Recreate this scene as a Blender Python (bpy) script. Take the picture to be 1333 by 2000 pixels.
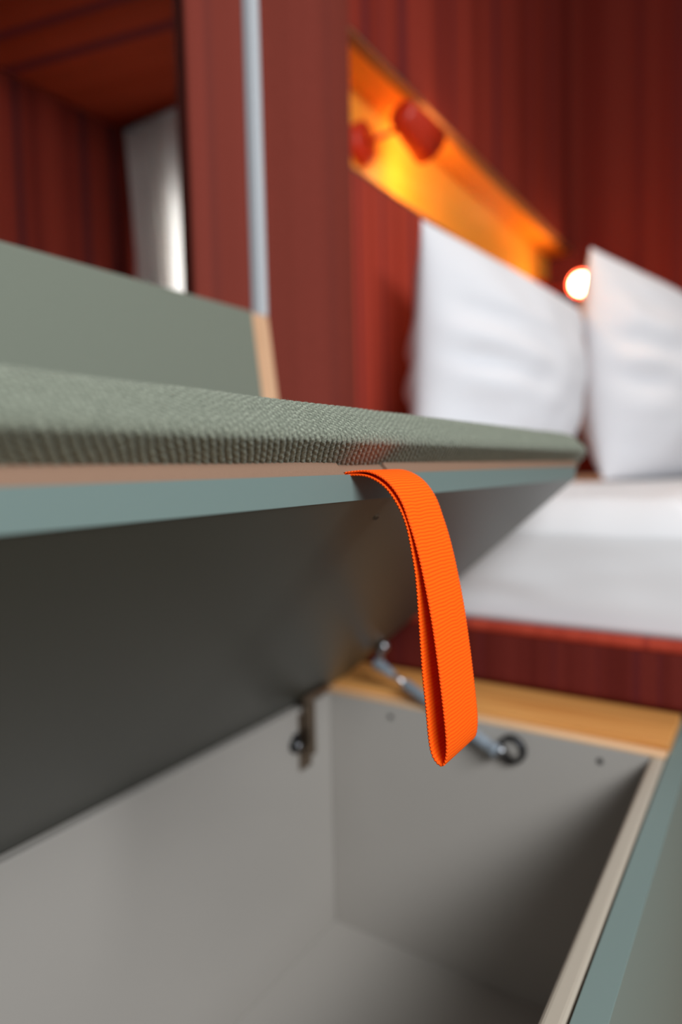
import bpy, bmesh, math, random
from mathutils import Vector, Matrix, noise
random.seed(7)
for o in list(bpy.data.objects):
    bpy.data.objects.remove(o)
S = bpy.context.scene
C = S.collection
Z0 = 0.83                       # height of the camera above the floor; all heights below are measured from the camera
R = math.radians

# ---------------------------------------------------------------- camera
def cam_axes(yaw, pitch, roll):
    f = Vector((math.cos(pitch)*math.cos(yaw), math.cos(pitch)*math.sin(yaw), math.sin(pitch)))
    r = f.cross(Vector((0, 0, 1))).normalized(); u = r.cross(f)
    return f, math.cos(roll)*r + math.sin(roll)*u, -math.sin(roll)*r + math.cos(roll)*u
f_, r_, u_ = cam_axes(0.58393, -0.06396, -0.023537)
cd = bpy.data.cameras.new('camera'); cam = bpy.data.objects.new('camera', cd); C.objects.link(cam)
M = Matrix((r_, u_, -f_)).transposed().to_4x4(); M.translation = (0, 0, Z0); cam.matrix_world = M
cd.sensor_fit = 'VERTICAL'; cd.sensor_height = 36; cd.sensor_width = 24
cd.lens = 1294.4/2000*36; cd.clip_start = .01
cd.dof.use_dof = True; cd.dof.focus_distance = 0.42; cd.dof.aperture_fstop = 2.25
S.camera = cam

# ---------------------------------------------------------------- colour, world, light
def lin(r, g, b):
    f = lambda c: (c/255/12.92 if c/255 <= .04045 else ((c/255+.055)/1.055)**2.4)
    return (f(r), f(g), f(b), 1)
vs = S.view_settings
S.display_settings.display_device = 'sRGB'
vs.view_transform = 'Standard'; vs.look = 'None'; vs.gamma = 1; vs.use_curve_mapping = False
vs.exposure = 0.0
w = bpy.data.worlds.new('world'); S.world = w; w.use_nodes = True
w.node_tree.nodes['Background'].inputs[0].default_value = (.80, .90, 1.0, 1)
w.node_tree.nodes['Background'].inputs[1].default_value = 0.17

def area(name, loc, target, sx, sy, power, col):
    l = bpy.data.lights.new(name, 'AREA'); l.shape = 'RECTANGLE'; l.size = sx; l.size_y = sy
    l.energy = power; l.color = col
    o = bpy.data.objects.new(name, l); C.objects.link(o)
    o.location = (loc[0], loc[1], loc[2]+Z0)
    d = Vector(target)-Vector(loc); o.rotation_euler = d.to_track_quat('-Z', 'Y').to_euler()
    return o
area('window_daylight', (-.50, -1.40, 1.20), (0.9, .45, -.2), 1.4, .70, 80, (.93, .97, 1.0))
lo = area('bed_fill_light', (1.75, -.05, 2.2), (1.75, -.05, 0), .5, .5, 4.5, (1, .84, .68)); lo.data.spread = R(95)  # added warm fill with no visible source, brightens mattress top and base edge
area('alcove_window_daylight', (1.60, 1.42, 0.50), (1.0, 1.42, 0.50), .32, .70, 10.5, (.88, .96, 1.0))

# ---------------------------------------------------------------- materials
def new_mat(name):
    m = bpy.data.materials.new(name); m.use_nodes = True
    nt = m.node_tree; b = nt.nodes['Principled BSDF']
    return m, nt, b
def N(nt, t, **kw):
    n = nt.nodes.new(t)
    for k, v in kw.items():
        setattr(n, k, v)
    return n
def mat_plain(name, col, rough=.5, metal=0, spec=.5, grain=0.0, gscale=60, bump=0.0, coat=0):
    m, nt, b = new_mat(name)
    b.inputs['Roughness'].default_value = rough; b.inputs['Metallic'].default_value = metal
    b.inputs['Specular IOR Level'].default_value = spec
    tc = N(nt, 'ShaderNodeTexCoord'); nz = N(nt, 'ShaderNodeTexNoise')
    nz.inputs['Scale'].default_value = gscale; nz.inputs['Detail'].default_value = 5
    nt.links.new(tc.outputs['Object'], nz.inputs['Vector'])
    mx = N(nt, 'ShaderNodeMix', data_type='RGBA')
    mx.inputs[6].default_value = tuple(c*(1-grain) for c in col[:3])+(1,)
    mx.inputs[7].default_value = tuple(min(1, c*(1+grain)) for c in col[:3])+(1,)
    nt.links.new(nz.outputs['Fac'], mx.inputs[0]); nt.links.new(mx.outputs[2], b.inputs['Base Color'])
    if bump:
        bp = N(nt, 'ShaderNodeBump'); bp.inputs['Strength'].default_value = bump; bp.inputs['Distance'].default_value = .001
        nt.links.new(nz.outputs['Fac'], bp.inputs['Height']); nt.links.new(bp.outputs[0], b.inputs['Normal'])
    return m
def mat_striped(name, axis, c1, c2, c3, scale=9, rough=.9, seed=0.0, slant=0.0, weave=1400):
    """woven cloth with irregular long stripes running across `axis`"""
    m, nt, b = new_mat(name)
    b.inputs['Roughness'].default_value = rough; b.inputs['Specular IOR Level'].default_value = .06
    g = N(nt, 'ShaderNodeNewGeometry'); sp = N(nt, 'ShaderNodeSeparateXYZ'); nt.links.new(g.outputs['Position'], sp.inputs[0])
    ad = N(nt, 'ShaderNodeMath', operation='MULTIPLY_ADD'); ad.inputs[1].default_value = slant
    nt.links.new(sp.outputs[1 if axis == 0 else 0], ad.inputs[0]); nt.links.new(sp.outputs[axis], ad.inputs[2])
    def n1(sc, off, det):
        a = N(nt, 'ShaderNodeMath', operation='ADD'); a.inputs[1].default_value = off+seed; nt.links.new(ad.outputs[0], a.inputs[0])
        n = N(nt, 'ShaderNodeTexNoise', noise_dimensions='1D'); n.inputs['Scale'].default_value = sc; n.inputs['Detail'].default_value = det
        nt.links.new(a.outputs[0], n.inputs['W']); return n.outputs['Fac']
    r1 = N(nt, 'ShaderNodeValToRGB'); e = r1.color_ramp.elements
    e[0].position = .38; e[0].color = c1; e[1].position = .60; e[1].color = c2
    nt.links.new(n1(scale, 3.1, 3), r1.inputs[0])
    r2 = N(nt, 'ShaderNodeValToRGB'); e = r2.color_ramp.elements
    e[0].position = .60; e[0].color = (0, 0, 0, 1); e[1].position = .68; e[1].color = (1, 1, 1, 1)
    nt.links.new(n1(scale*2.3, 11.7, 1), r2.inputs[0])
    mx = N(nt, 'ShaderNodeMix', data_type='RGBA'); mx.inputs[7].default_value = c3
    nt.links.new(r2.outputs[0], mx.inputs[0]); nt.links.new(r1.outputs[0], mx.inputs[6])
    nz = N(nt, 'ShaderNodeTexNoise'); nz.inputs['Scale'].default_value = weave/5; nz.inputs['Detail'].default_value = 3
    nt.links.new(g.outputs['Position'], nz.inputs['Vector'])
    mv = N(nt, 'ShaderNodeMapRange'); mv.inputs[3].default_value = .7; mv.inputs[4].default_value = 1.3
    nt.links.new(nz.outputs['Fac'], mv.inputs[0])
    mm = N(nt, 'ShaderNodeMix', data_type='RGBA', blend_type='MULTIPLY'); mm.inputs[0].default_value = 1
    nt.links.new(mx.outputs[2], mm.inputs[6]); nt.links.new(mv.outputs[0], mm.inputs[7])
    nt.links.new(mm.outputs[2], b.inputs['Base Color'])
    bp = N(nt, 'ShaderNodeBump'); bp.inputs['Strength'].default_value = .25; bp.inputs['Distance'].default_value = .0008
    nt.links.new(nz.outputs['Fac'], bp.inputs['Height']); nt.links.new(bp.outputs[0], b.inputs['Normal'])
    return m
def mat_wood(name, c1, c2, axis=1, rough=.45):
    m, nt, b = new_mat(name)
    b.inputs['Roughness'].default_value = rough
    g = N(nt, 'ShaderNodeNewGeometry'); mp = N(nt, 'ShaderNodeMapping'); sc = [60, 60, 60]; sc[axis] = 2.5
    mp.inputs['Scale'].default_value = sc; nt.links.new(g.outputs['Position'], mp.inputs['Vector'])
    nz = N(nt, 'ShaderNodeTexNoise'); nz.inputs['Scale'].default_value = 1; nz.inputs['Detail'].default_value = 4; nz.inputs['Distortion'].default_value = .4
    nt.links.new(mp.outputs[0], nz.inputs['Vector'])
    r = N(nt, 'ShaderNodeValToRGB'); e = r.color_ramp.elements
    e[0].position = .3; e[0].color = c1; e[1].position = .7; e[1].color = c2
    nt.links.new(nz.outputs['Fac'], r.inputs[0]); nt.links.new(r.outputs[0], b.inputs['Base Color'])
    return m
RED1, RED2, RED3 = lin(122, 42, 32), lin(140, 52, 40), lin(106, 40, 40)
red_x = mat_striped('red_woven_cloth_wall', 0, RED1, RED2, RED3, 7, seed=1.3)
red_head_lit = mat_striped('red_woven_cloth_headboard_lit', 0, lin(152, 55, 41), lin(170, 66, 50), lin(122, 48, 46), 11, seed=7.7)  # lighter copy of the wall cloth, bounce light put into its colour
red_base_lit = mat_striped('red_woven_cloth_base_lit', 1, lin(160, 58, 42), lin(172, 66, 48), lin(150, 54, 42), 20, seed=3.7)  # base cloth in brighter red, the light on its top edge painted in
red_post = mat_striped('red_woven_cloth_post', 0, lin(120, 54, 44), lin(128, 58, 48), lin(116, 54, 46), 5, seed=4.0)
red_y = mat_striped('red_woven_cloth_end', 1, lin(112, 38, 30), lin(122, 46, 36), lin(104, 38, 34), 9, seed=2.0)
red_base = mat_striped('red_woven_cloth_base', 1, lin(92, 32, 27), lin(104, 39, 33), lin(92, 34, 34), 25, seed=2.0)
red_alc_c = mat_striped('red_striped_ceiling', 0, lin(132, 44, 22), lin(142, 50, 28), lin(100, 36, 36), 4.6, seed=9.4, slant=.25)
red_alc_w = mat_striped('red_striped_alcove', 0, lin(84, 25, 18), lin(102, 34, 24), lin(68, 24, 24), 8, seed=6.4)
laminate = mat_plain('grey_laminate', lin(172, 166, 159), .36, grain=.02, gscale=8)
painted = mat_plain('green_grey_paint', lin(107, 124, 120), .42, grain=.015, gscale=300, bump=.03)
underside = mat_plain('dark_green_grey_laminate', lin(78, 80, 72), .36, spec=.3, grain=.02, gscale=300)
beige_edge = mat_plain('beige_edge_band', lin(172, 162, 147), .4, grain=.02)
ply_edge = mat_wood('pale_plywood_edge', lin(205, 160, 118), lin(232, 196, 158), 1)
pine = mat_wood('pine_wood', lin(196, 128, 62), lin(228, 168, 98), 1)
tan_ply = mat_wood('tan_plywood', lin(214, 168, 130), lin(230, 186, 148), 2)
niche_mat = mat_wood('orange_stained_wood', lin(240, 154, 46), lin(248, 170, 66), 0, .38)
mdf = mat_plain('brown_fibreboard', lin(132, 104, 86), .9, spec=.1, grain=.18, gscale=1500, bump=.3)
niche_edge = mat_wood('brown_wood_edge', lin(120, 84, 60), lin(140, 100, 74), 0)
dark = mat_plain('black_gap', lin(22, 20, 20), .8)
sheet = mat_plain('white_cotton_sheet', lin(226, 225, 226), .85, spec=.15, grain=.01, gscale=500, bump=.05)
pillow_m = mat_plain('white_cotton_pillow', lin(226, 225, 228), .9, spec=.1, grain=.01, gscale=600, bump=.05)
curtain_m = mat_plain('cream_curtain_cloth', lin(236, 228, 220), .9, spec=.1, grain=.03, gscale=400)
def translucent(m, col, f):
    nt = m.node_tree; b = nt.nodes['Principled BSDF']; tr = N(nt, 'ShaderNodeBsdfTranslucent'); tr.inputs[0].default_value = col
    ms = N(nt, 'ShaderNodeMixShader'); ms.inputs[0].default_value = f
    nt.links.new(b.outputs[0], ms.inputs[1]); nt.links.new(tr.outputs[0], ms.inputs[2]); nt.links.new(ms.outputs[0], nt.nodes['Material Output'].inputs[0])
translucent(curtain_m, (.9, .9, .9, 1), .45)
steel = mat_plain('zinc_plated_steel', lin(178, 180, 184), .28, metal=1, grain=.05, gscale=200)
dull_steel = mat_plain('nickel_plated_steel', lin(150, 134, 118), .35, metal=1, grain=.05, gscale=200)
grey_tube = mat_plain('grey_enamel_tube', lin(150, 160, 170), .3, metal=.3, grain=.02)
dark_steel = mat_plain('dark_steel', lin(58, 58, 60), .4, metal=.8)
alu = mat_plain('pale_aluminium', lin(205, 212, 216), .38, metal=.15, grain=.02)
lamp_red = mat_plain('red_enamel', lin(186, 44, 14), .42, grain=.02, coat=.2)
floor_m = mat_wood('oak_floor', lin(140, 112, 84), lin(168, 138, 106), 0)
plaster = mat_plain('ceiling_paint', lin(120, 60, 50), .9, grain=.02)
def add_backrest_mat():
    m = mat_plain('sage_cloth', lin(122, 127, 114), .95, spec=.1, grain=.16, gscale=900, bump=.35)
    return m
sage = add_backrest_mat()
def mat_knit():
    m, nt, b = new_mat('sage_chunky_weave')
    b.inputs['Roughness'].default_value = .92; b.inputs['Specular IOR Level'].default_value = .12
    b.inputs['Sheen Weight'].default_value = .12; b.inputs['Sheen Roughness'].default_value = .5
    tc = N(nt, 'ShaderNodeTexCoord')
    nz = N(nt, 'ShaderNodeTexNoise'); nz.inputs['Scale'].default_value = 900; nz.inputs['Detail'].default_value = 6
    nt.links.new(tc.outputs['Object'], nz.inputs['Vector'])
    at = N(nt, 'ShaderNodeAttribute', attribute_name='yarn')
    r = N(nt, 'ShaderNodeValToRGB'); e = r.color_ramp.elements
    e[0].position = .30; e[0].color = lin(97, 103, 90); e[1].position = .72; e[1].color = lin(162, 167, 149)
    nt.links.new(nz.outputs['Fac'], r.inputs[0])
    mx = N(nt, 'ShaderNodeMix', data_type='RGBA', blend_type='MULTIPLY')
    mr = N(nt, 'ShaderNodeMapRange'); mr.inputs[3].default_value = .26; mr.inputs[4].default_value = 1.05  # darkens the gaps between stitches, crease shade put into the colour
    nt.links.new(at.outputs['Fac'], mr.inputs[0]); mx.inputs[0].default_value = 1
    nt.links.new(r.outputs[0], mx.inputs[6]); nt.links.new(mr.outputs[0], mx.inputs[7])
    nt.links.new(mx.outputs[2], b.inputs['Base Color'])
    bp = N(nt, 'ShaderNodeBump'); bp.inputs['Strength'].default_value = .6; bp.inputs['Distance'].default_value = .0006
    nt.links.new(nz.outputs['Fac'], bp.inputs['Height']); nt.links.new(bp.outputs[0], b.inputs['Normal'])
    return m
knit = mat_knit()
def mat_strap():
    m, nt, b = new_mat('orange_webbing')
    b.inputs['Roughness'].default_value = .7; b.inputs['Specular IOR Level'].default_value = .12
    tc = N(nt, 'ShaderNodeTexCoord'); at = N(nt, 'ShaderNodeAttribute', attribute_name='yarn')
    nz = N(nt, 'ShaderNodeTexNoise'); nz.inputs['Scale'].default_value = 1500; nz.inputs['Detail'].default_value = 3
    nt.links.new(tc.outputs['Object'], nz.inputs['Vector'])
    mx = N(nt, 'ShaderNodeMix', data_type='RGBA')
    mx.inputs[6].default_value = (.95, .062, .002, 1); mx.inputs[7].default_value = (1.0, .14, .004, 1)
    nt.links.new(at.outputs['Fac'], mx.inputs[0]); nt.links.new(mx.outputs[2], b.inputs['Base Color'])
    bp = N(nt, 'ShaderNodeBump'); bp.inputs['Strength'].default_value = .2; bp.inputs['Distance'].default_value = .0003
    nt.links.new(nz.outputs['Fac'], bp.inputs['Height']); nt.links.new(bp.outputs[0], b.inputs['Normal'])
    # cloth lets a little light through
    tr = N(nt, 'ShaderNodeBsdfTranslucent'); tr.inputs[0].default_value = (1, .08, .002, 1)
    ms = N(nt, 'ShaderNodeMixShader'); ms.inputs[0].default_value = .07
    out = nt.nodes['Material Output']
    nt.links.new(b.outputs[0], ms.inputs[1]); nt.links.new(tr.outputs[0], ms.inputs[2]); nt.links.new(ms.outputs[0], out.inputs[0])
    return m
strap_m = mat_strap()
def mat_bulb():
    m, nt, b = new_mat('glowing_lamp_glass')
    b.inputs['Base Color'].default_value = (1, .9, .75, 1)
    b.inputs['Emission Color'].default_value = (1, .66, .34, 1); b.inputs['Emission Strength'].default_value = 26
    return m
bulb_m = mat_bulb()

# ---------------------------------------------------------------- object helpers
def thing(name, label, cat, loc, group=None):
    o = bpy.data.objects.new(name, None); C.objects.link(o)
    o.location = (loc[0], loc[1], loc[2]+Z0); o['label'] = label; o['category'] = cat
    o.empty_display_size = .05
    if group: o['group'] = group
    return o
def root_loc(o):
    p = Vector((0, 0, 0))
    while o:
        p += Vector(o.location); o = o.parent
    return p
def obj(name, bm, m, parent=None, smooth=False, label=None):
    """bm in camera-height coordinates; becomes one mesh object under parent"""
    bmesh.ops.recalc_face_normals(bm, faces=bm.faces)
    off = Vector((0, 0, Z0)) - (root_loc(parent) if parent else Vector((0, 0, 0)))
    bmesh.ops.translate(bm, verts=bm.verts, vec=off)
    me = bpy.data.meshes.new(name); bm.to_mesh(me); bm.free()
    me.materials.append(m)
    if smooth: me.polygons.foreach_set('use_smooth', [True]*len(me.polygons))
    o = bpy.data.objects.new(name, me); C.objects.link(o)
    if parent: o.parent = parent
    if label: o['label'] = label
    return o
def struct(name, bm, m, parent=None, smooth=False):
    o = obj(name, bm, m, parent, smooth)
    if parent is None: o['kind'] = 'structure'
    return o
def tag(o, label, cat, group=None):
    o['label'] = label; o['category'] = cat
    if group: o['group'] = group
    # origin to the thing's base
    me = o.data; cs = [v.co for v in me.vertices]
    b = Vector(((min(c.x for c in cs)+max(c.x for c in cs))/2, (min(c.y for c in cs)+max(c.y for c in cs))/2, min(c.z for c in cs)))
    me.transform(Matrix.Translation(-b)); o.location = b
    return o
def box(x0, x1, y0, y1, z0, z1, bev=0, seg=2, bm=None):
    t = bmesh.new()
    vs = [t.verts.new((x, y, z)) for x in (x0, x1) for y in (y0, y1) for z in (z0, z1)]
    for q in ((0, 1, 3, 2), (4, 6, 7, 5), (0, 4, 5, 1), (2, 3, 7, 6), (0, 2, 6, 4), (1, 5, 7, 3)):
        t.faces.new([vs[i] for i in q])
    if bev: bmesh.ops.bevel(t, geom=t.edges[:], offset=bev, segments=seg, affect='EDGES', profile=.5)
    return merge(bm, t)
def merge(bm, t):
    if bm is None: return t
    me = bpy.data.meshes.new('tmp'); t.to_mesh(me); t.free(); bm.from_mesh(me); bpy.data.meshes.remove(me)
    return bm
def prism(prof, x0, x1, bev=0, bm=None, seg=2):
    """(y,z) profile extruded along x"""
    t = bmesh.new()
    a = [t.verts.new((x0, y, z)) for y, z in prof]; b = [t.verts.new((x1, y, z)) for y, z in prof]
    n = len(prof)
    t.faces.new(a); t.faces.new(b[::-1])
    for i in range(n): t.faces.new((a[i], b[i], b[(i+1) % n], a[(i+1) % n]))
    if bev: bmesh.ops.bevel(t, geom=t.edges[:], offset=bev, segments=seg, affect='EDGES', profile=.5)
    return merge(bm, t)
def tube(p0, p1, r0, r1=None, n=20, bm=None, bev=0):
    r1 = r0 if r1 is None else r1
    p0, p1 = Vector(p0), Vector(p1); d = p1-p0
    t = bmesh.new()
    bmesh.ops.create_cone(t, cap_ends=True, segments=n, radius1=r0, radius2=r1, depth=d.length)
    if bev:
        es = [e for e in t.edges if abs(e.verts[0].co.z-e.verts[1].co.z) < 1e-6]
        bmesh.ops.bevel(t, geom=es, offset=bev, segments=2, affect='EDGES', profile=.5)
    q = d.to_track_quat('Z', 'Y').to_matrix().to_4x4(); q.translation = (p0+p1)/2
    bmesh.ops.transform(t, matrix=q, verts=t.verts)
    return merge(bm, t)
def lathe(prof, p0, axis, n=32, bm=None):
    """closed lathe of (radius, distance along axis) from p0"""
    t = bmesh.new(); q = Vector(axis).to_track_quat('Z', 'Y').to_matrix().to_4x4(); q.translation = Vector(p0)
    rings = []
    for r, h in prof:
        if r < 1e-6: rings.append([t.verts.new((0, 0, h))])
        else: rings.append([t.verts.new((r*math.cos(2*math.pi*i/n), r*math.sin(2*math.pi*i/n), h)) for i in range(n)])
    for a, b in zip(rings, rings[1:]):
        for i in range(n):
            j = (i+1) % n
            f = [a[i], a[j], b[j], b[i]] if len(a) > 1 and len(b) > 1 else ([a[0], b[j], b[i]] if len(a) == 1 else [a[i], a[j], b[0]])
            t.faces.new(f)
    bmesh.ops.transform(t, matrix=q, verts=t.verts)
    return merge(bm, t)
def ball(c, r, bm=None):
    t = bmesh.new(); bmesh.ops.create_uvsphere(t, u_segments=20, v_segments=12, radius=r)
    bmesh.ops.translate(t, verts=t.verts, vec=Vector(c)); return merge(bm, t)

RIM = -.379        # bench rim
XE = .91           # inner face of the bench end panel
YW = .815          # side wall face over the bed
YP = .80           # post face
XF = 3.26          # far wall
CEIL = 2.25

# ================================================================ SETTING
struct('floor', box(-1.2, XF+.05, -2.0, 2.0, -Z0-.03, -Z0), floor_m)
struct('ceiling', box(-1.2, XF+.05, -.55, 1.0, CEIL, CEIL+.04), plaster)
struct('wall_right', box(XF, XF+.04, -1.2, 1.1, -Z0, CEIL), red_y)
# side wall core behind the niche and the post
bm = box(1.0, XF, 1.0, 1.04, -Z0, CEIL); box(-1.2, 1.0, .84, 1.04, -Z0, .20, bm=bm)
struct('wall_left', bm, plaster)
# alcove seen through the opening over the backrest
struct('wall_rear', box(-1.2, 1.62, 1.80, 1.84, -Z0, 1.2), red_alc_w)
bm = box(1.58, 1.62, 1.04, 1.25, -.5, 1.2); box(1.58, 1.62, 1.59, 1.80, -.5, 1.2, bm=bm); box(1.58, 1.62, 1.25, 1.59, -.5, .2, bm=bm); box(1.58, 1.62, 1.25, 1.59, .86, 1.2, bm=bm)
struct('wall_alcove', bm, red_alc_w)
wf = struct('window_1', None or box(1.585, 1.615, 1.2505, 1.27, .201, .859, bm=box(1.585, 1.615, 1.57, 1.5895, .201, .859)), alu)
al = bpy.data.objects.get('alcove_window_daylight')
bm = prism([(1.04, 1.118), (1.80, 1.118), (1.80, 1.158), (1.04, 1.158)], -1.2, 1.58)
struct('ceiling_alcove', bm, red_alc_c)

# ---------------------------------------------------------------- post panels
t = thing('wall_panel', 'upholstered red fabric panel between the curtain opening and the pale vertical strip', 'wall panel', (.87, YP, RIM), 'red upholstered wall panels')
obj('fabric_panel', box(.799, .936, YP, YP+.012, RIM, CEIL, .004), red_post, t)
obj('backing_board', box(.84, .936, YP+.0125, .838, .21, CEIL), plaster, t)
t = thing('wall_panel', 'upholstered red fabric panel right of the pale vertical strip, left of the lit niche', 'wall panel', (1.13, YP, RIM), 'red upholstered wall panels')
obj('fabric_panel', box(.983, 1.287, YP-.002, YP+.03, RIM, CEIL, .006), red_post, t)
obj('backing_board', box(.983, 1.285, YP+.0305, .95, .21, CEIL), plaster, t)
t = thing('vertical_strip', 'pale blue-grey vertical metal strip between the two red fabric panels', 'trim strip', (.96, YP, RIM))
obj('rail', box(.947, .966, YP-.012, YP+.0135, .2825, CEIL, .004), alu, t)
obj('shadow_gap', box(.937, .982, YP+.014, YP+.03, RIM+.4, CEIL), dark, t, label='dark groove behind the strip')

# ---------------------------------------------------------------- wall over the bed: lower panel, niche, upper panel
NT, NB, NY = .982, .685, .935
t = thing('headboard_panel', 'red fabric wall panel under the lit niche, behind the left pillow', 'wall panel', (2.2, YW, -.3))
obj('fabric_panel', box(1.289, XF-.002, YW, YW+.03, -.3, NB-.007, .006), red_head_lit, t)
obj('top_edge', box(1.289, XF-.002, YW+.001, YW+.03, NB-.0065, NB, .001), niche_edge, t, label='thin brown wooden top edge')
t = thing('upper_wall_panel', 'large red fabric wall panel above the lit niche', 'wall panel', (2.2, YW, NT))
obj('fabric_panel', box(1.289, XF-.002, YW, YW+.03, NT+.007, CEIL, .006), red_x, t)
obj('bottom_edge', box(1.289, XF-.002, YW+.001, YW+.03, NT, NT+.0065, .001), niche_edge, t, label='thin brown wooden bottom edge')
t = thing('wall_niche', 'long orange wooden niche glowing in lamp light above the pillows', 'niche', (2.2, YW+.031, NB))
obj('back_board', box(1.305, XF-.002, NY, NY+.015, NB-.015, NT+.015), niche_mat, t)
obj('top_board', box(1.305, XF-.002, YW+.031, NY-.0005, NT, NT+.015), niche_mat, t)
obj('shelf_board', box(1.305, XF-.002, YW+.031, NY-.0005, NB-.015, NB), niche_mat, t)
obj('end_board', box(1.289, 1.3045, YW+.031, NY+.015, NB-.015, NT+.015), niche_mat, t)

# ---------------------------------------------------------------- lamps in the niche
def make_lamp(base_c, elbow, rear, front, label, lit_power):
    base_c, elbow, rear, front = map(Vector, (base_c, elbow, rear, front))
    t = thing('wall_spotlight', label, 'wall lamp', (base_c.x, NY, base_c.z-.055), 'spotlights in the orange niche')
    bp = [(0, 0), (.046, 0), (.052, .004), (.052, .026), (.048, .030), (0, .030)]
    obj('mounting_base', lathe(bp, (base_c.x, NY-.0305, base_c.z), (0, 1, 0)), lamp_red, t, True)
    bm = tube((base_c.x, NY-.030, base_c.z), elbow, .006); ball(elbow, .007, bm)
    obj('arm', tube(elbow, rear.lerp(front, .12), .006, bm=bm), lamp_red, t, True)
    ax = (front-rear); L = ax.length
    prof = [(0, 0), (.024, 0), (.034, .005), (.038, .014), (.046, L*.5), (.053, L), (.0515, L), (.044, L*.5), (.034, .018), (0, .016)]
    obj('lamp_shade', lathe(prof, rear, ax, 40), lamp_red, t, True)
    b = obj('bulb', lathe([(0, L*.70), (.034, L*.70), (.041, L*.78), (.039, L*.88), (.024, L*.94), (0, L*.955)], rear, ax, 24), bulb_m, t, True, label='glowing round bulb')
    l = bpy.data.lights.new('spotlight_glow', 'POINT'); l.energy = lit_power; l.color = (1, .58, .22); l.shadow_soft_size = .035
    o = bpy.data.objects.new('spotlight_glow', l); C.objects.link(o)
    p = front + ax.normalized()*.03; o.location = (p.x, p.y, p.z+Z0)
    return t
make_lamp((1.535, NY, .848), (1.585, .845, .880), (1.560, .822, .912), (1.690, .802, .868),
          'red spotlight lamp nearest the red post, its head turned down inside the orange niche', 2.9)
make_lamp((3.13, NY, .80), (3.13, .80, .80), (3.10, .742, .790), (3.00, .718, .771),
          'glowing spotlight lamp at the far end of the niche, just above the pillows', 4.0)

# ---------------------------------------------------------------- curtain in the alcove
def curtain():
    bm = bmesh.new(); nx, nz = 150, 60; rows = []
    for j in range(nz+1):
        v = j/nz; z = 1.112-1.3*v
        pull = .035*min(1, v*3.2)
        row = []
        for i in range(nx+1):
            s = i/nx; y = 1.08+(1.79-pull-1.08)*s
            amp = .016+.006*math.sin(9*s)
            x = 1.50+amp*math.sin(2*math.pi*(s*15+.25*math.sin(s*23)))+.004*math.sin(7*v+20*s)
            row.append(bm.verts.new((x, y, z)))
        rows.append(row)
    for a, b in zip(rows, rows[1:]):
        for i in range(nx): bm.faces.new((a[i], a[i+1], b[i+1], b[i]))
    bmesh.ops.solidify(bm, geom=bm.faces[:], thickness=.0015)
    return bm
t = thing('curtain', 'cream pleated curtain hanging in the dark red alcove, above the green backrest', 'curtain', (1.5, 1.44, -.19))
obj('pleated_cloth', curtain(), curtain_m, t, True)
obj('curtain_track', box(1.49, 1.51, 1.06, 1.795, 1.1125, 1.1175), alu, t)

# ================================================================ BED
t = thing('bed_base', 'red fabric covered bed base standing beyond the open storage box', 'bed base', (2.1, .45, -Z0))
obj('upholstered_frame', box(1.040, XF-.003, .075, YP-.004, -.364, -.262, .016, 4), red_base, t)
obj('lit_top_edge', box(1.036, 1.062, .072, YP-.005, -.2765, -.258, .0085, 4), red_base_lit, t, True, label='top edge of the base cloth, its light painted in brighter red')  # added strip, no real piping; its colour carries the lit edge
obj('side_facing', prism([(.0905, -.8), (.0905, RIM-.002), (.1115, RIM+.001), (.1120, RIM-.003), (.1120, -.8)], .952, XF-.01, .0006), painted, t)
obj('plinth', box(1.06, XF-.003, .1125, YP-.01, -Z0, -.3645), painted, t)
t = thing('end_beam', 'pale pine beam along the foot of the red bed base, behind the box end', 'beam', (1, .4, -.5))
obj('beam', box(.934, 1.058, .1125, .80, -.50, -.3655, .0015), pine, t)
def mattress():
    bm = bmesh.new(); x0, x1, y0, y1, z0, z1 = 1.063, XF-.006, .078, YP-.006, -.261, -.055
    nx, ny = 110, 50
    def top(x, y):
        d = min(x-x0, y-y0, .07)/.07; d = max(d, 0)
        return z0+.150+(z1-z0-.150)*math.sin(d*math.pi/2)**.8
    rows = []
    # sheet draped over: side skirts plus domed top, wrinkled
    xs = [x0+(x1-x0)*(i/nx)**2.2 for i in range(nx+1)]
    ys = [y0+(y1-y0)*j/ny for j in range(ny+1)]
    G = []
    for x in xs:
        G.append([bm.verts.new((x, y, top(x, y)+.0022*noise.noise(Vector((x*6, y*14, 1.0))))) for y in ys])
    for i in range(nx):
        for j in range(ny): bm.faces.new((G[i][j], G[i+1][j], G[i+1][j+1], G[i][j+1]))
    # front and side skirts
    per = [G[i][0] for i in range(nx, -1, -1)] + [G[0][j] for j in range(1, ny+1)] + [G[i][ny] for i in range(1, nx+1)] + [G[nx][j] for j in range(ny-1, 0, -1)]
    prev = per
    for k in range(1, 13):
        kk = k/12; ring = []
        for v in per:
            w_ = .0035*noise.noise(Vector((v.co.x*4, v.co.y*9+kk*.6, kk*5)))*math.sin(kk*math.pi)
            dx = -w_ if abs(v.co.x-x0) < 1e-5 else 0; dy = -w_ if abs(v.co.y-y0) < 1e-5 else 0
            ring.append(bm.verts.new((v.co.x+dx, v.co.y+dy, v.co.z*(1-kk)+z0*kk)))
        n = len(per)
        for i in range(n): bm.faces.new((prev[i], prev[(i+1) % n], ring[(i+1) % n], ring[i]))
        prev = ring
    bm.faces.new(prev)
    return bm
o = obj('mattress', mattress(), sheet, None, True); tag(o, 'white sheeted mattress lying on the red bed base', 'mattress')

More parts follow.
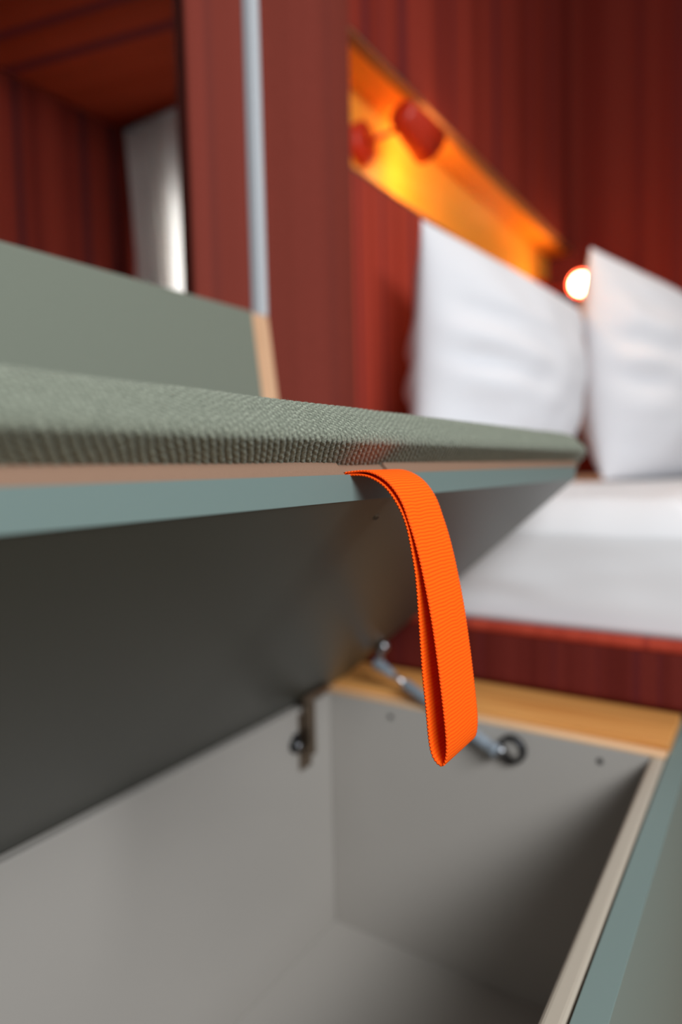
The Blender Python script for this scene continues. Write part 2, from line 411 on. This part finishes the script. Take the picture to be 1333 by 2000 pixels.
def pillow(c00, c10, c11, c01, front, thick, seed, lc=.045, n=80):
    """c00 bottom-left, c10 bottom-right, c11 top-right, c01 top-left; front = direction the face looks"""
    c = [Vector(q) for q in (c00, c10, c11, c01)]; nrm = Vector(front).normalized()
    bm = bmesh.new(); sides = []
    for sg in (1, -1):
        G = []
        for i in range(n+1):
            a = math.sin((i/n-.5)*math.pi)*.5+.5; col = []
            for j in range(n+1):
                b = math.sin((j/n-.5)*math.pi)*.5+.5
                if sg == -1 and (i in (0, n) or j in (0, n)):
                    col.append(sides[0][i][j]); continue
                u, v = 2*a-1, 2*b-1
                # concave edges, pointed corners
                uu = u*(1-(lc if u < 0 else .045)*(1-v*v)); vv = v*(1-(.05 if v > 0 else -.012)*(1-u*u))
                A, B = (uu+1)/2, (vv+1)/2
                p = (c[0]*(1-A)+c[1]*A)*(1-B)+(c[3]*(1-A)+c[2]*A)*B
                h = ((1-u**2)**.55)*((1-v**2)**.50)
                h = h*thick*.5*(1.12-.18*v)
                q = Vector((u*2.1+seed, v*2.6, sg*3.0))
                edge = max(abs(u), abs(v))
                wr = .006*noise.noise(q*1.6)+.0045*abs(noise.noise(Vector((u*1.2+seed, v*7+.8*u, sg))))*(.4+edge)
                # folds radiating in from the left edge
                wr += .013*math.exp(-((u+.80)/.55)**2)*math.sin(11*v+3.5*u+seed+2*math.sin(4*v))*(1-v*v)
                wr += .006*noise.noise(Vector((u*1.5+seed, v*5+u, 7.0+sg)))
                wr *= min(1, (1-edge)*4.5)
                col.append(bm.verts.new(p+nrm*sg*(h+wr)))
            G.append(col)
        sides.append(G)
        for i in range(n):
            for j in range(n):
                q = (G[i][j], G[i+1][j], G[i+1][j+1], G[i][j+1])
                bm.faces.new(q if sg == 1 else q[::-1])
    return bm
o = obj('pillow', pillow((1.262, .640, -.045), (1.99, .560, -.045), (2.05, .493, .452), (1.305, .640, .525), (-.22, -1, .06), .28, 1.7, .02), pillow_m, None, True)
tag(o, 'white pillow leaning on the side wall under the niche, left of the other', 'pillow', 'white bed pillows')
o = obj('pillow', pillow((2.06, .430, -.050), (2.66, .185, -.048), (2.62, .262, .560), (2.085, .472, .636), (-.40, -1, .08), .30, 4.4, -.12), pillow_m, None, True)
tag(o, 'white pillow standing at the right, its pointed corner beside the glowing bulb', 'pillow', 'white bed pillows')

# ================================================================ BENCH BACKREST
t = thing('backrest', 'green fabric bench backrest with an exposed tan wooden end', 'backrest', (.5, .70, RIM))
def lean(y_top, z_top, d, z_bot, slope=.125):
    # slab that leans: profile, front face from top to bottom comes towards the bench
    yb = y_top-(z_top-z_bot)*slope
    return [(y_top, z_top), (yb, z_bot), (yb+d, z_bot), (y_top+d, z_top)]
obj('backing_board', prism(lean(.783, .281, .014, RIM+.002), -.6, .958, .001), tan_ply, t, label='tan plywood board showing at the right end')
obj('padded_cover', prism(lean(.7715, .280, .011, RIM+.002), -.6, .902, .004), sage, t)

# ================================================================ STORAGE BENCH
t = thing('storage_bench', 'grey-green storage bench with its hinged lid propped open', 'bench', (.3, .35, -Z0))
obj('end_panel', box(XE, XE+.022, .1325, .6325, -.80, RIM, .0012), laminate, t)
obj('end_panel_edge', box(XE, XE+.0225, .114, .650, RIM+.0002, RIM+.0035, .0008), ply_edge, t, label='pale plywood edge of the box end')
obj('back_panel', box(-.6, XE+.022, .633, .651, -.80, RIM-.001, .0012), laminate, t)
obj('bottom_panel', box(-.6, XE-.0005, .1325, .6325, -.80, -.783), laminate, t)
obj('front_rail', box(-.6, XE+.022, .1142, .132, -.80, RIM, .005, 4), beige_edge, t, label='beige rounded front rim')
obj('front_facing', prism([(.0905, -.8), (.0905, RIM-.002), (.1125, RIM+.001), (.1135, RIM-.003), (.1135, -.8)], -.6, .950, .0006), painted, t)
obj('side_panel', box(-.62, -.6, .0905, .651, -.80, RIM-.001), painted, t)
obj('plinth', box(-.58, XE, .13, .63, -Z0, -.8005), dark, t)
for y, z in ((.515, -.399), (.194, -.399)):
    obj('screw_hole', tube((XE-.0006, y, z), (XE+.001, y, z), .0042, n=16), dark, t)
# lid
TH = R(41); F = Vector((0, .2387, -.0214)); UU = Vector((0, -math.cos(TH), math.sin(TH))); NN = Vector((0, math.sin(TH), math.cos(TH)))
def st(s, tt): p = F+UU*s+NN*tt; return (p.y, p.z)
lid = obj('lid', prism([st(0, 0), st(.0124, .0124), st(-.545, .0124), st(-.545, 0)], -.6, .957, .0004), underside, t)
obj('lid_front_edge', prism([st(0.0003, -.0001), st(.0127, .0123), st(.0133, .0123), st(.0009, -.0004)], -.6, .957), painted, lid, label='grey-green painted front edge of the lid')
def lidp(x, s, tt): p = F+UU*s+NN*tt; return Vector((x, p.y, p.z))
p = lidp(.437, -.024, .0006); 
bm = tube(p, p-NN*.0011, .0024, .0024, n=14)
obj('screw_hole', bm, dark, lid)
bm = lathe([(.0024, 0), (.0031, 0), (.0031, .0006), (.0024, .0009)], lidp(.437, -.024, .0), -NN, 20)
obj('screw_ring', bm, dull_steel, lid)
# hinge
h = obj('hinge', box(.818, .846, .6265, .6325, -.478, -.386, .0015), dull_steel, t, label='nickel plated hinge on the back panel')
bm = box(.824, .842, .614, .6262, -.455, -.360, .002); obj('hinge_arm', bm, dull_steel, h)
obj('adjusting_screw', tube((.806, .6325, -.432), (.806, .622, -.432), .012, .010, bev=.001), dark_steel, h, True)
obj('screw_head', tube((.806, .6219, -.432), (.806, .6195, -.432), .0055), steel, h, True)
obj('mounting_wing', box(.803, .818, .628, .6324, -.445, -.415, .001), dark_steel, h)
obj('hinge_cup', box(.815, .88, .612, .626, -.364, -.352, .002), dull_steel, h)
# gas strut
A = Vector((.935, .548, -.3255)); B = Vector((.888, .327, -.4085)); d = B-A
gs = obj('gas_strut', tube(A.lerp(B, .24), A.lerp(B, .92), .0088, bev=.001), grey_tube, t, True, label='grey metal gas strut holding the lid')
obj('rod', tube(A.lerp(B, .04), A.lerp(B, .25), .0042), steel, gs, True)
obj('upper_socket', tube(A.lerp(B, -.03), A.lerp(B, .14), .011, .0055, bev=.001), grey_tube, gs, True)
bm = tube(A, Vector((.935, .5455, -.2880)), .006); ball((.932, .538, -.292), .0085, bm)
obj('upper_bracket', bm, steel, gs, True)
obj('lower_socket', tube(A.lerp(B, .88), A.lerp(B, .985), .006, .0105, bev=.001), grey_tube, gs, True)
ring = lathe([(.0165, 0), (.021, 0), (.021, .006), (.019, .010), (.0165, .010)], (XE, .314, -.4075), (-1, 0, 0), 32)
obj('lower_bracket', ring, dark_steel, gs, True)
bm = lathe([(0, 0), (.0160, 0), (.0160, .004), (0, .004)], (XE, .314, -.4075), (-1, 0, 0), 32)
obj('ball_stud', ball((.895, .326, -.408), .007), steel, gs, True)
obj('bracket_plate', bm, laminate, gs, True)

# ================================================================ SEAT CUSHION ON THE LID
sc = thing('seat_cushion', 'green chunky-weave seat cushion lying on the raised bench lid', 'cushion', (.3, .45, -.05))
T0, T1, S1 = .0128, .0248, .0124
NX0, NX1 = .3665, .4285                     # notch for the strap
bm = prism([st(S1, T0), st(S1, T1), st(-.535, T1), st(-.535, T0)], -.6, NX0, .0006)
prism([st(S1, T0), st(S1, T1), st(-.535, T1), st(-.535, T0)], NX1, .978, .0006, bm=bm)
prism([st(S1-.0022, T0+.0042), st(S1-.0022, T1), st(-.535, T1), st(-.535, T0+.0042)], NX0+.0024, NX1-.0024, bm=bm)
obj('base_board', bm, mdf, sc, label='brown fibreboard base under the green cover')
def stitch(x, v, pitch, q, wt, jit):
    """height of one row of woven stitches: ribs of `pitch` along the bench, stitches of length q across"""
    i = x/pitch+jit; k = math.floor(i); fr = i-k-.5
    rib = max(0, 1-(2*fr)**2)**.5
    j = noise.noise(Vector((k*3.7, v*90, 0)))*.3
    sti = .5+.5*math.cos(2*math.pi*(v/q+(.5 if k % 2 else 0)+.3*fr+j))
    return rib*(1-wt+wt*sti)
def weave(x, v, under):
    """under = 1 on the tucked lower side (coarse puckers), 0 on the front and top (fine weave)"""
    jit = .3*noise.noise(Vector((x*45, v*45, 9)))
    fine = stitch(x, v, .0038, .0036, .60, jit)
    if under <= 0: return fine, .0011*fine
    coarse = stitch(x+.8*v, v, .0056, .0048, .12, jit)
    h = under*(.80*coarse+.20*fine)+(1-under)*fine
    return h, under*(.0014*coarse+.0004*fine)+(1-under)*.0011*fine
def cushion():
    ov = .024; sF = S1+ov
    # profile in (s,t): underside of the overhang, front face, rounded top
    prof = []
    def seg(p, q, n):
        for a in range(n): prof.append((p[0]+(q[0]-p[0])*a/n, p[1]+(q[1]-p[1])*a/n))
    def arc(cx, cy, r, a0, a1, n):
        for a in range(n):
            g = R(a0+(a1-a0)*a/n); prof.append((cx+r*math.cos(g), cy+r*math.sin(g)))
    t0 = T1+.0006
    seg((-.53, t0), (-.02, t0), 6)
    seg((-.02, t0), (sF-.006, t0-.0006), 95)
    arc(sF-.006, t0+.006-.0006, .006, -90, 0, 20)
    seg((sF, t0+.0054), (sF-.001, t0+.020), 34)
    arc(sF-.021, t0+.020, .020, 0, 80, 60)
    seg((sF-.0175, t0+.0397), (-.06, t0+.043), 60)
    seg((-.06, t0+.043), (-.50, t0+.040), 8)
    arc(-.50, t0+.020, .020, 90, 180, 6)
    prof.append((-.53, t0))
    # clean duplicates
    P = [prof[0]]
    for q in prof[1:]:
        if (q[0]-P[-1][0])**2+(q[1]-P[-1][1])**2 > 1e-9: P.append(q)
    P = P[:-1]; n = len(P)
    cum = [0]
    for a in range(1, n): cum.append(cum[-1]+math.hypot(P[a][0]-P[a-1][0], P[a][1]-P[a-1][1]))
    nr = []
    for a in range(n):
        p, q = P[a-1], P[(a+1) % n]; dx, dy = q[0]-p[0], q[1]-p[1]; l = math.hypot(dx, dy) or 1
        nr.append((dy/l, -dx/l))
    X1 = 1.018; xs = [-.61+.69*a/40 for a in range(40)]+[.08+(.96-.08)*a/1800 for a in range(1800)]
    xs += [.96+(X1-.96)*math.sin(a/24*math.pi/2) for a in range(25)]
    bm = bmesh.new(); lay = bm.verts.layers.float.new('yarn'); rows = []
    pitch = .0056; cs, ct = -.25, T1+.022
    for x in xs:
        e = max(0, (x-.96)/(X1-.96)); shr = 1-(1-math.sqrt(max(0, 1-e*e)))*.9
        amp = .00125 if x >= .08 else .0
        row = []
        low = .0012*noise.noise(Vector((x*14, 0, 3)))
        for a in range(n):
            s, tt = P[a]
            if e > 0:   # far end rounds over
                ds = .020*(1-shr); s = s-ds if s > -.2 else s+ds
                tt = T1+.0006+(tt-T1-.0006)*(.30+.70*shr)
            h, hh = weave(x, cum[a], min(1, max(0, (118-a)/14))) if (8 < a < 265 and amp) else (.5, 0)
            fuz = .25*noise.noise(Vector((x*900, cum[a]*900, 0)))
            k = hh+.0006*fuz+low*(.6+.4*math.sin(cum[a]*70+x*20))
            p_ = F+UU*(s+nr[a][0]*k)+NN*(tt+nr[a][1]*k)
            v = bm.verts.new((x, p_.y, p_.z)); v[lay] = max(0, min(1, h)); row.append(v)
        rows.append(row)
    for A_, B_ in zip(rows, rows[1:]):
        for a in range(n): bm.faces.new((A_[a], B_[a], B_[(a+1) % n], A_[(a+1) % n]))
    bm.faces.new(rows[0][::-1]); bm.faces.new(rows[-1])
    return bm
cover = obj('cover', cushion(), knit, sc, True)
# wool fuzz standing off the cover
def fuzz():
    bm = bmesh.new(); rnd = random.Random(3)
    for k in range(5200):
        x = rnd.uniform(.16, .95); a = rnd.random()
        if a < .75:   # rounded top front
            g = R(rnd.uniform(20, 88)); s = S1+.024-.021+.0205*math.cos(g); tt = T1+.0206+.0205*math.sin(g); dr = UU*math.cos(g)+NN*math.sin(g)
        else:
            s = S1+.0242; tt = T1+rnd.uniform(.001, .02); dr = UU
        b0 = F+UU*s+NN*tt; b0 = Vector((x, b0.y, b0.z))
        L = rnd.uniform(.0008, .0024); side = Vector((rnd.gauss(0, 1), rnd.gauss(0, .7), rnd.gauss(0, .7)))
        m1 = b0+(dr+side*.5).normalized()*L*.5; m2 = m1+(dr*.5+side).normalized()*L*.5
        w1 = Vector((1, 0, 0))*.00006; w2 = dr.cross(Vector((1, 0, 0))).normalized()*.00006
        vs_ = [bm.verts.new(q) for q in (b0-w1, b0+w1, b0+w2, m1-w1*.7, m1+w1*.7, m1+w2*.7, m2)]
        for q in ((0, 1, 4, 3), (1, 2, 5, 4), (2, 0, 3, 5), (3, 4, 6), (4, 5, 6), (5, 3, 6)): bm.faces.new([vs_[i] for i in q])
    return bm
fz = obj('wool_fuzz', fuzz(), sage, sc); fz['kind'] = 'stuff'

# ================================================================ ORANGE PULL STRAP
def strap():
    P1 = F+UU*.0124+NN*.0124
    def b(d, t_): q = P1-UU*d+NN*t_; return (q.y, q.z)
    ctrl = [b(.004, .0032), b(.0025, .0032), b(.001, .0031), (.2235, -.0018), (.2095, -.0082), (.1995, -.0202), (.1937, -.0347), (.1893, -.048),
            (.1848, -.066), (.1794, -.0935), (.1757, -.119), (.1727, -.144), (.1706, -.165), (.1702, -.176), (.1712, -.1835), (.1735, -.1872), (.1770, -.1860),
            (.1802, -.1815), (.1822, -.172), (.1840, -.151), (.1861, -.1285), (.1877, -.100), (.1894, -.0717), (.1918, -.055), (.1957, -.0367),
            (.2018, -.0232), (.2115, -.0112), (.2245, -.0046), b(.001, .0012), b(.0025, .0011), b(.004, .0011)]
    pts = []
    for i in range(len(ctrl)-1):
        p0, p1, p2, p3 = [Vector(ctrl[max(0, min(len(ctrl)-1, i+k))]) for k in (-1, 0, 1, 2)]
        L = (p2-p1).length; m = max(2, int(L/.0002))
        for a in range(m):
            q = a/m
            pts.append(.5*((2*p1)+(p2-p0)*q+(2*p0-5*p1+4*p2-p3)*q*q+(3*p1-p0-3*p2+p3)*q**3))
    # resample
    cum = [0]
    for a in range(1, len(pts)): cum.append(cum[-1]+(pts[a]-pts[a-1]).length)
    tot = cum[-1]; ds = .00028; n = int(tot/ds); out = []; j = 0
    for a in range(n+1):
        s = min(a*ds, tot)
        while j < len(cum)-2 and cum[j+1] < s: j += 1
        q = (s-cum[j])/max(1e-9, cum[j+1]-cum[j]); out.append(pts[j].lerp(pts[j+1], q))
    # gentle smoothing
    for it in range(30):
        out = [out[0]]+[(out[a-1]+out[a]*2+out[a+1])/4 for a in range(1, len(out)-1)]+[out[-1]]
    bm = bmesh.new(); lay = bm.verts.layers.float.new('yarn'); rows = []
    xa, xb = .3712, .4205; nw = 30; half = .00065
    for a, p in enumerate(out):
        q = out[min(a+1, len(out)-1)]-out[max(a-1, 0)]; q.normalize(); nn = Vector((q.y, -q.x))
        s = a*ds; row = []
        sec = []
        for k in range(nw+1): sec.append((k/nw, 1))
        for k in range(1, 4): sec.append((1, 1-2*k/4))
        for k in range(nw, -1, -1): sec.append((k/nw, -1))
        for k in range(1, 4): sec.append((0, -1+2*k/4))
        for u, sg in sec:
            wav = .35*noise.noise(Vector((u*5, s*60, 0)))+.5*math.sin(u*3+.6)*0
            ph = s/.00235+wav
            rib = abs(math.sin(math.pi*ph))**.8
            edge = max(0, 1-min(u, 1-u)/.03)
            h = half*(1-.12*edge)+.00016*rib
            # twill-like bound edge with little scallops
            sc_ = .0007*(abs(math.sin(math.pi*s/.00235+(1.2 if sg < 0 else 0)))-.4)*(1 if edge > .2 else 0)
            x = xa+(xb-xa)*u+(sc_ if u > .5 else -sc_)
            if abs(sg) < 1: x += (.0003 if u > .5 else -.0003)*(1-sg*sg)
            pos = p+nn*h*sg
            v = bm.verts.new((x, pos.x, pos.y)); v[lay] = rib*(1-.5*edge); row.append(v)
        rows.append(row)
    m = len(rows[0])
    for A_, B_ in zip(rows, rows[1:]):
        for k in range(m): bm.faces.new((A_[k], B_[k], B_[(k+1) % m], A_[(k+1) % m]))
    bm.faces.new(rows[0][::-1]); bm.faces.new(rows[-1])
    return bm
o = obj('pull_strap', strap(), strap_m, None, True)
tag(o, 'bright orange ribbed webbing loop hanging from the front edge of the raised lid', 'strap')
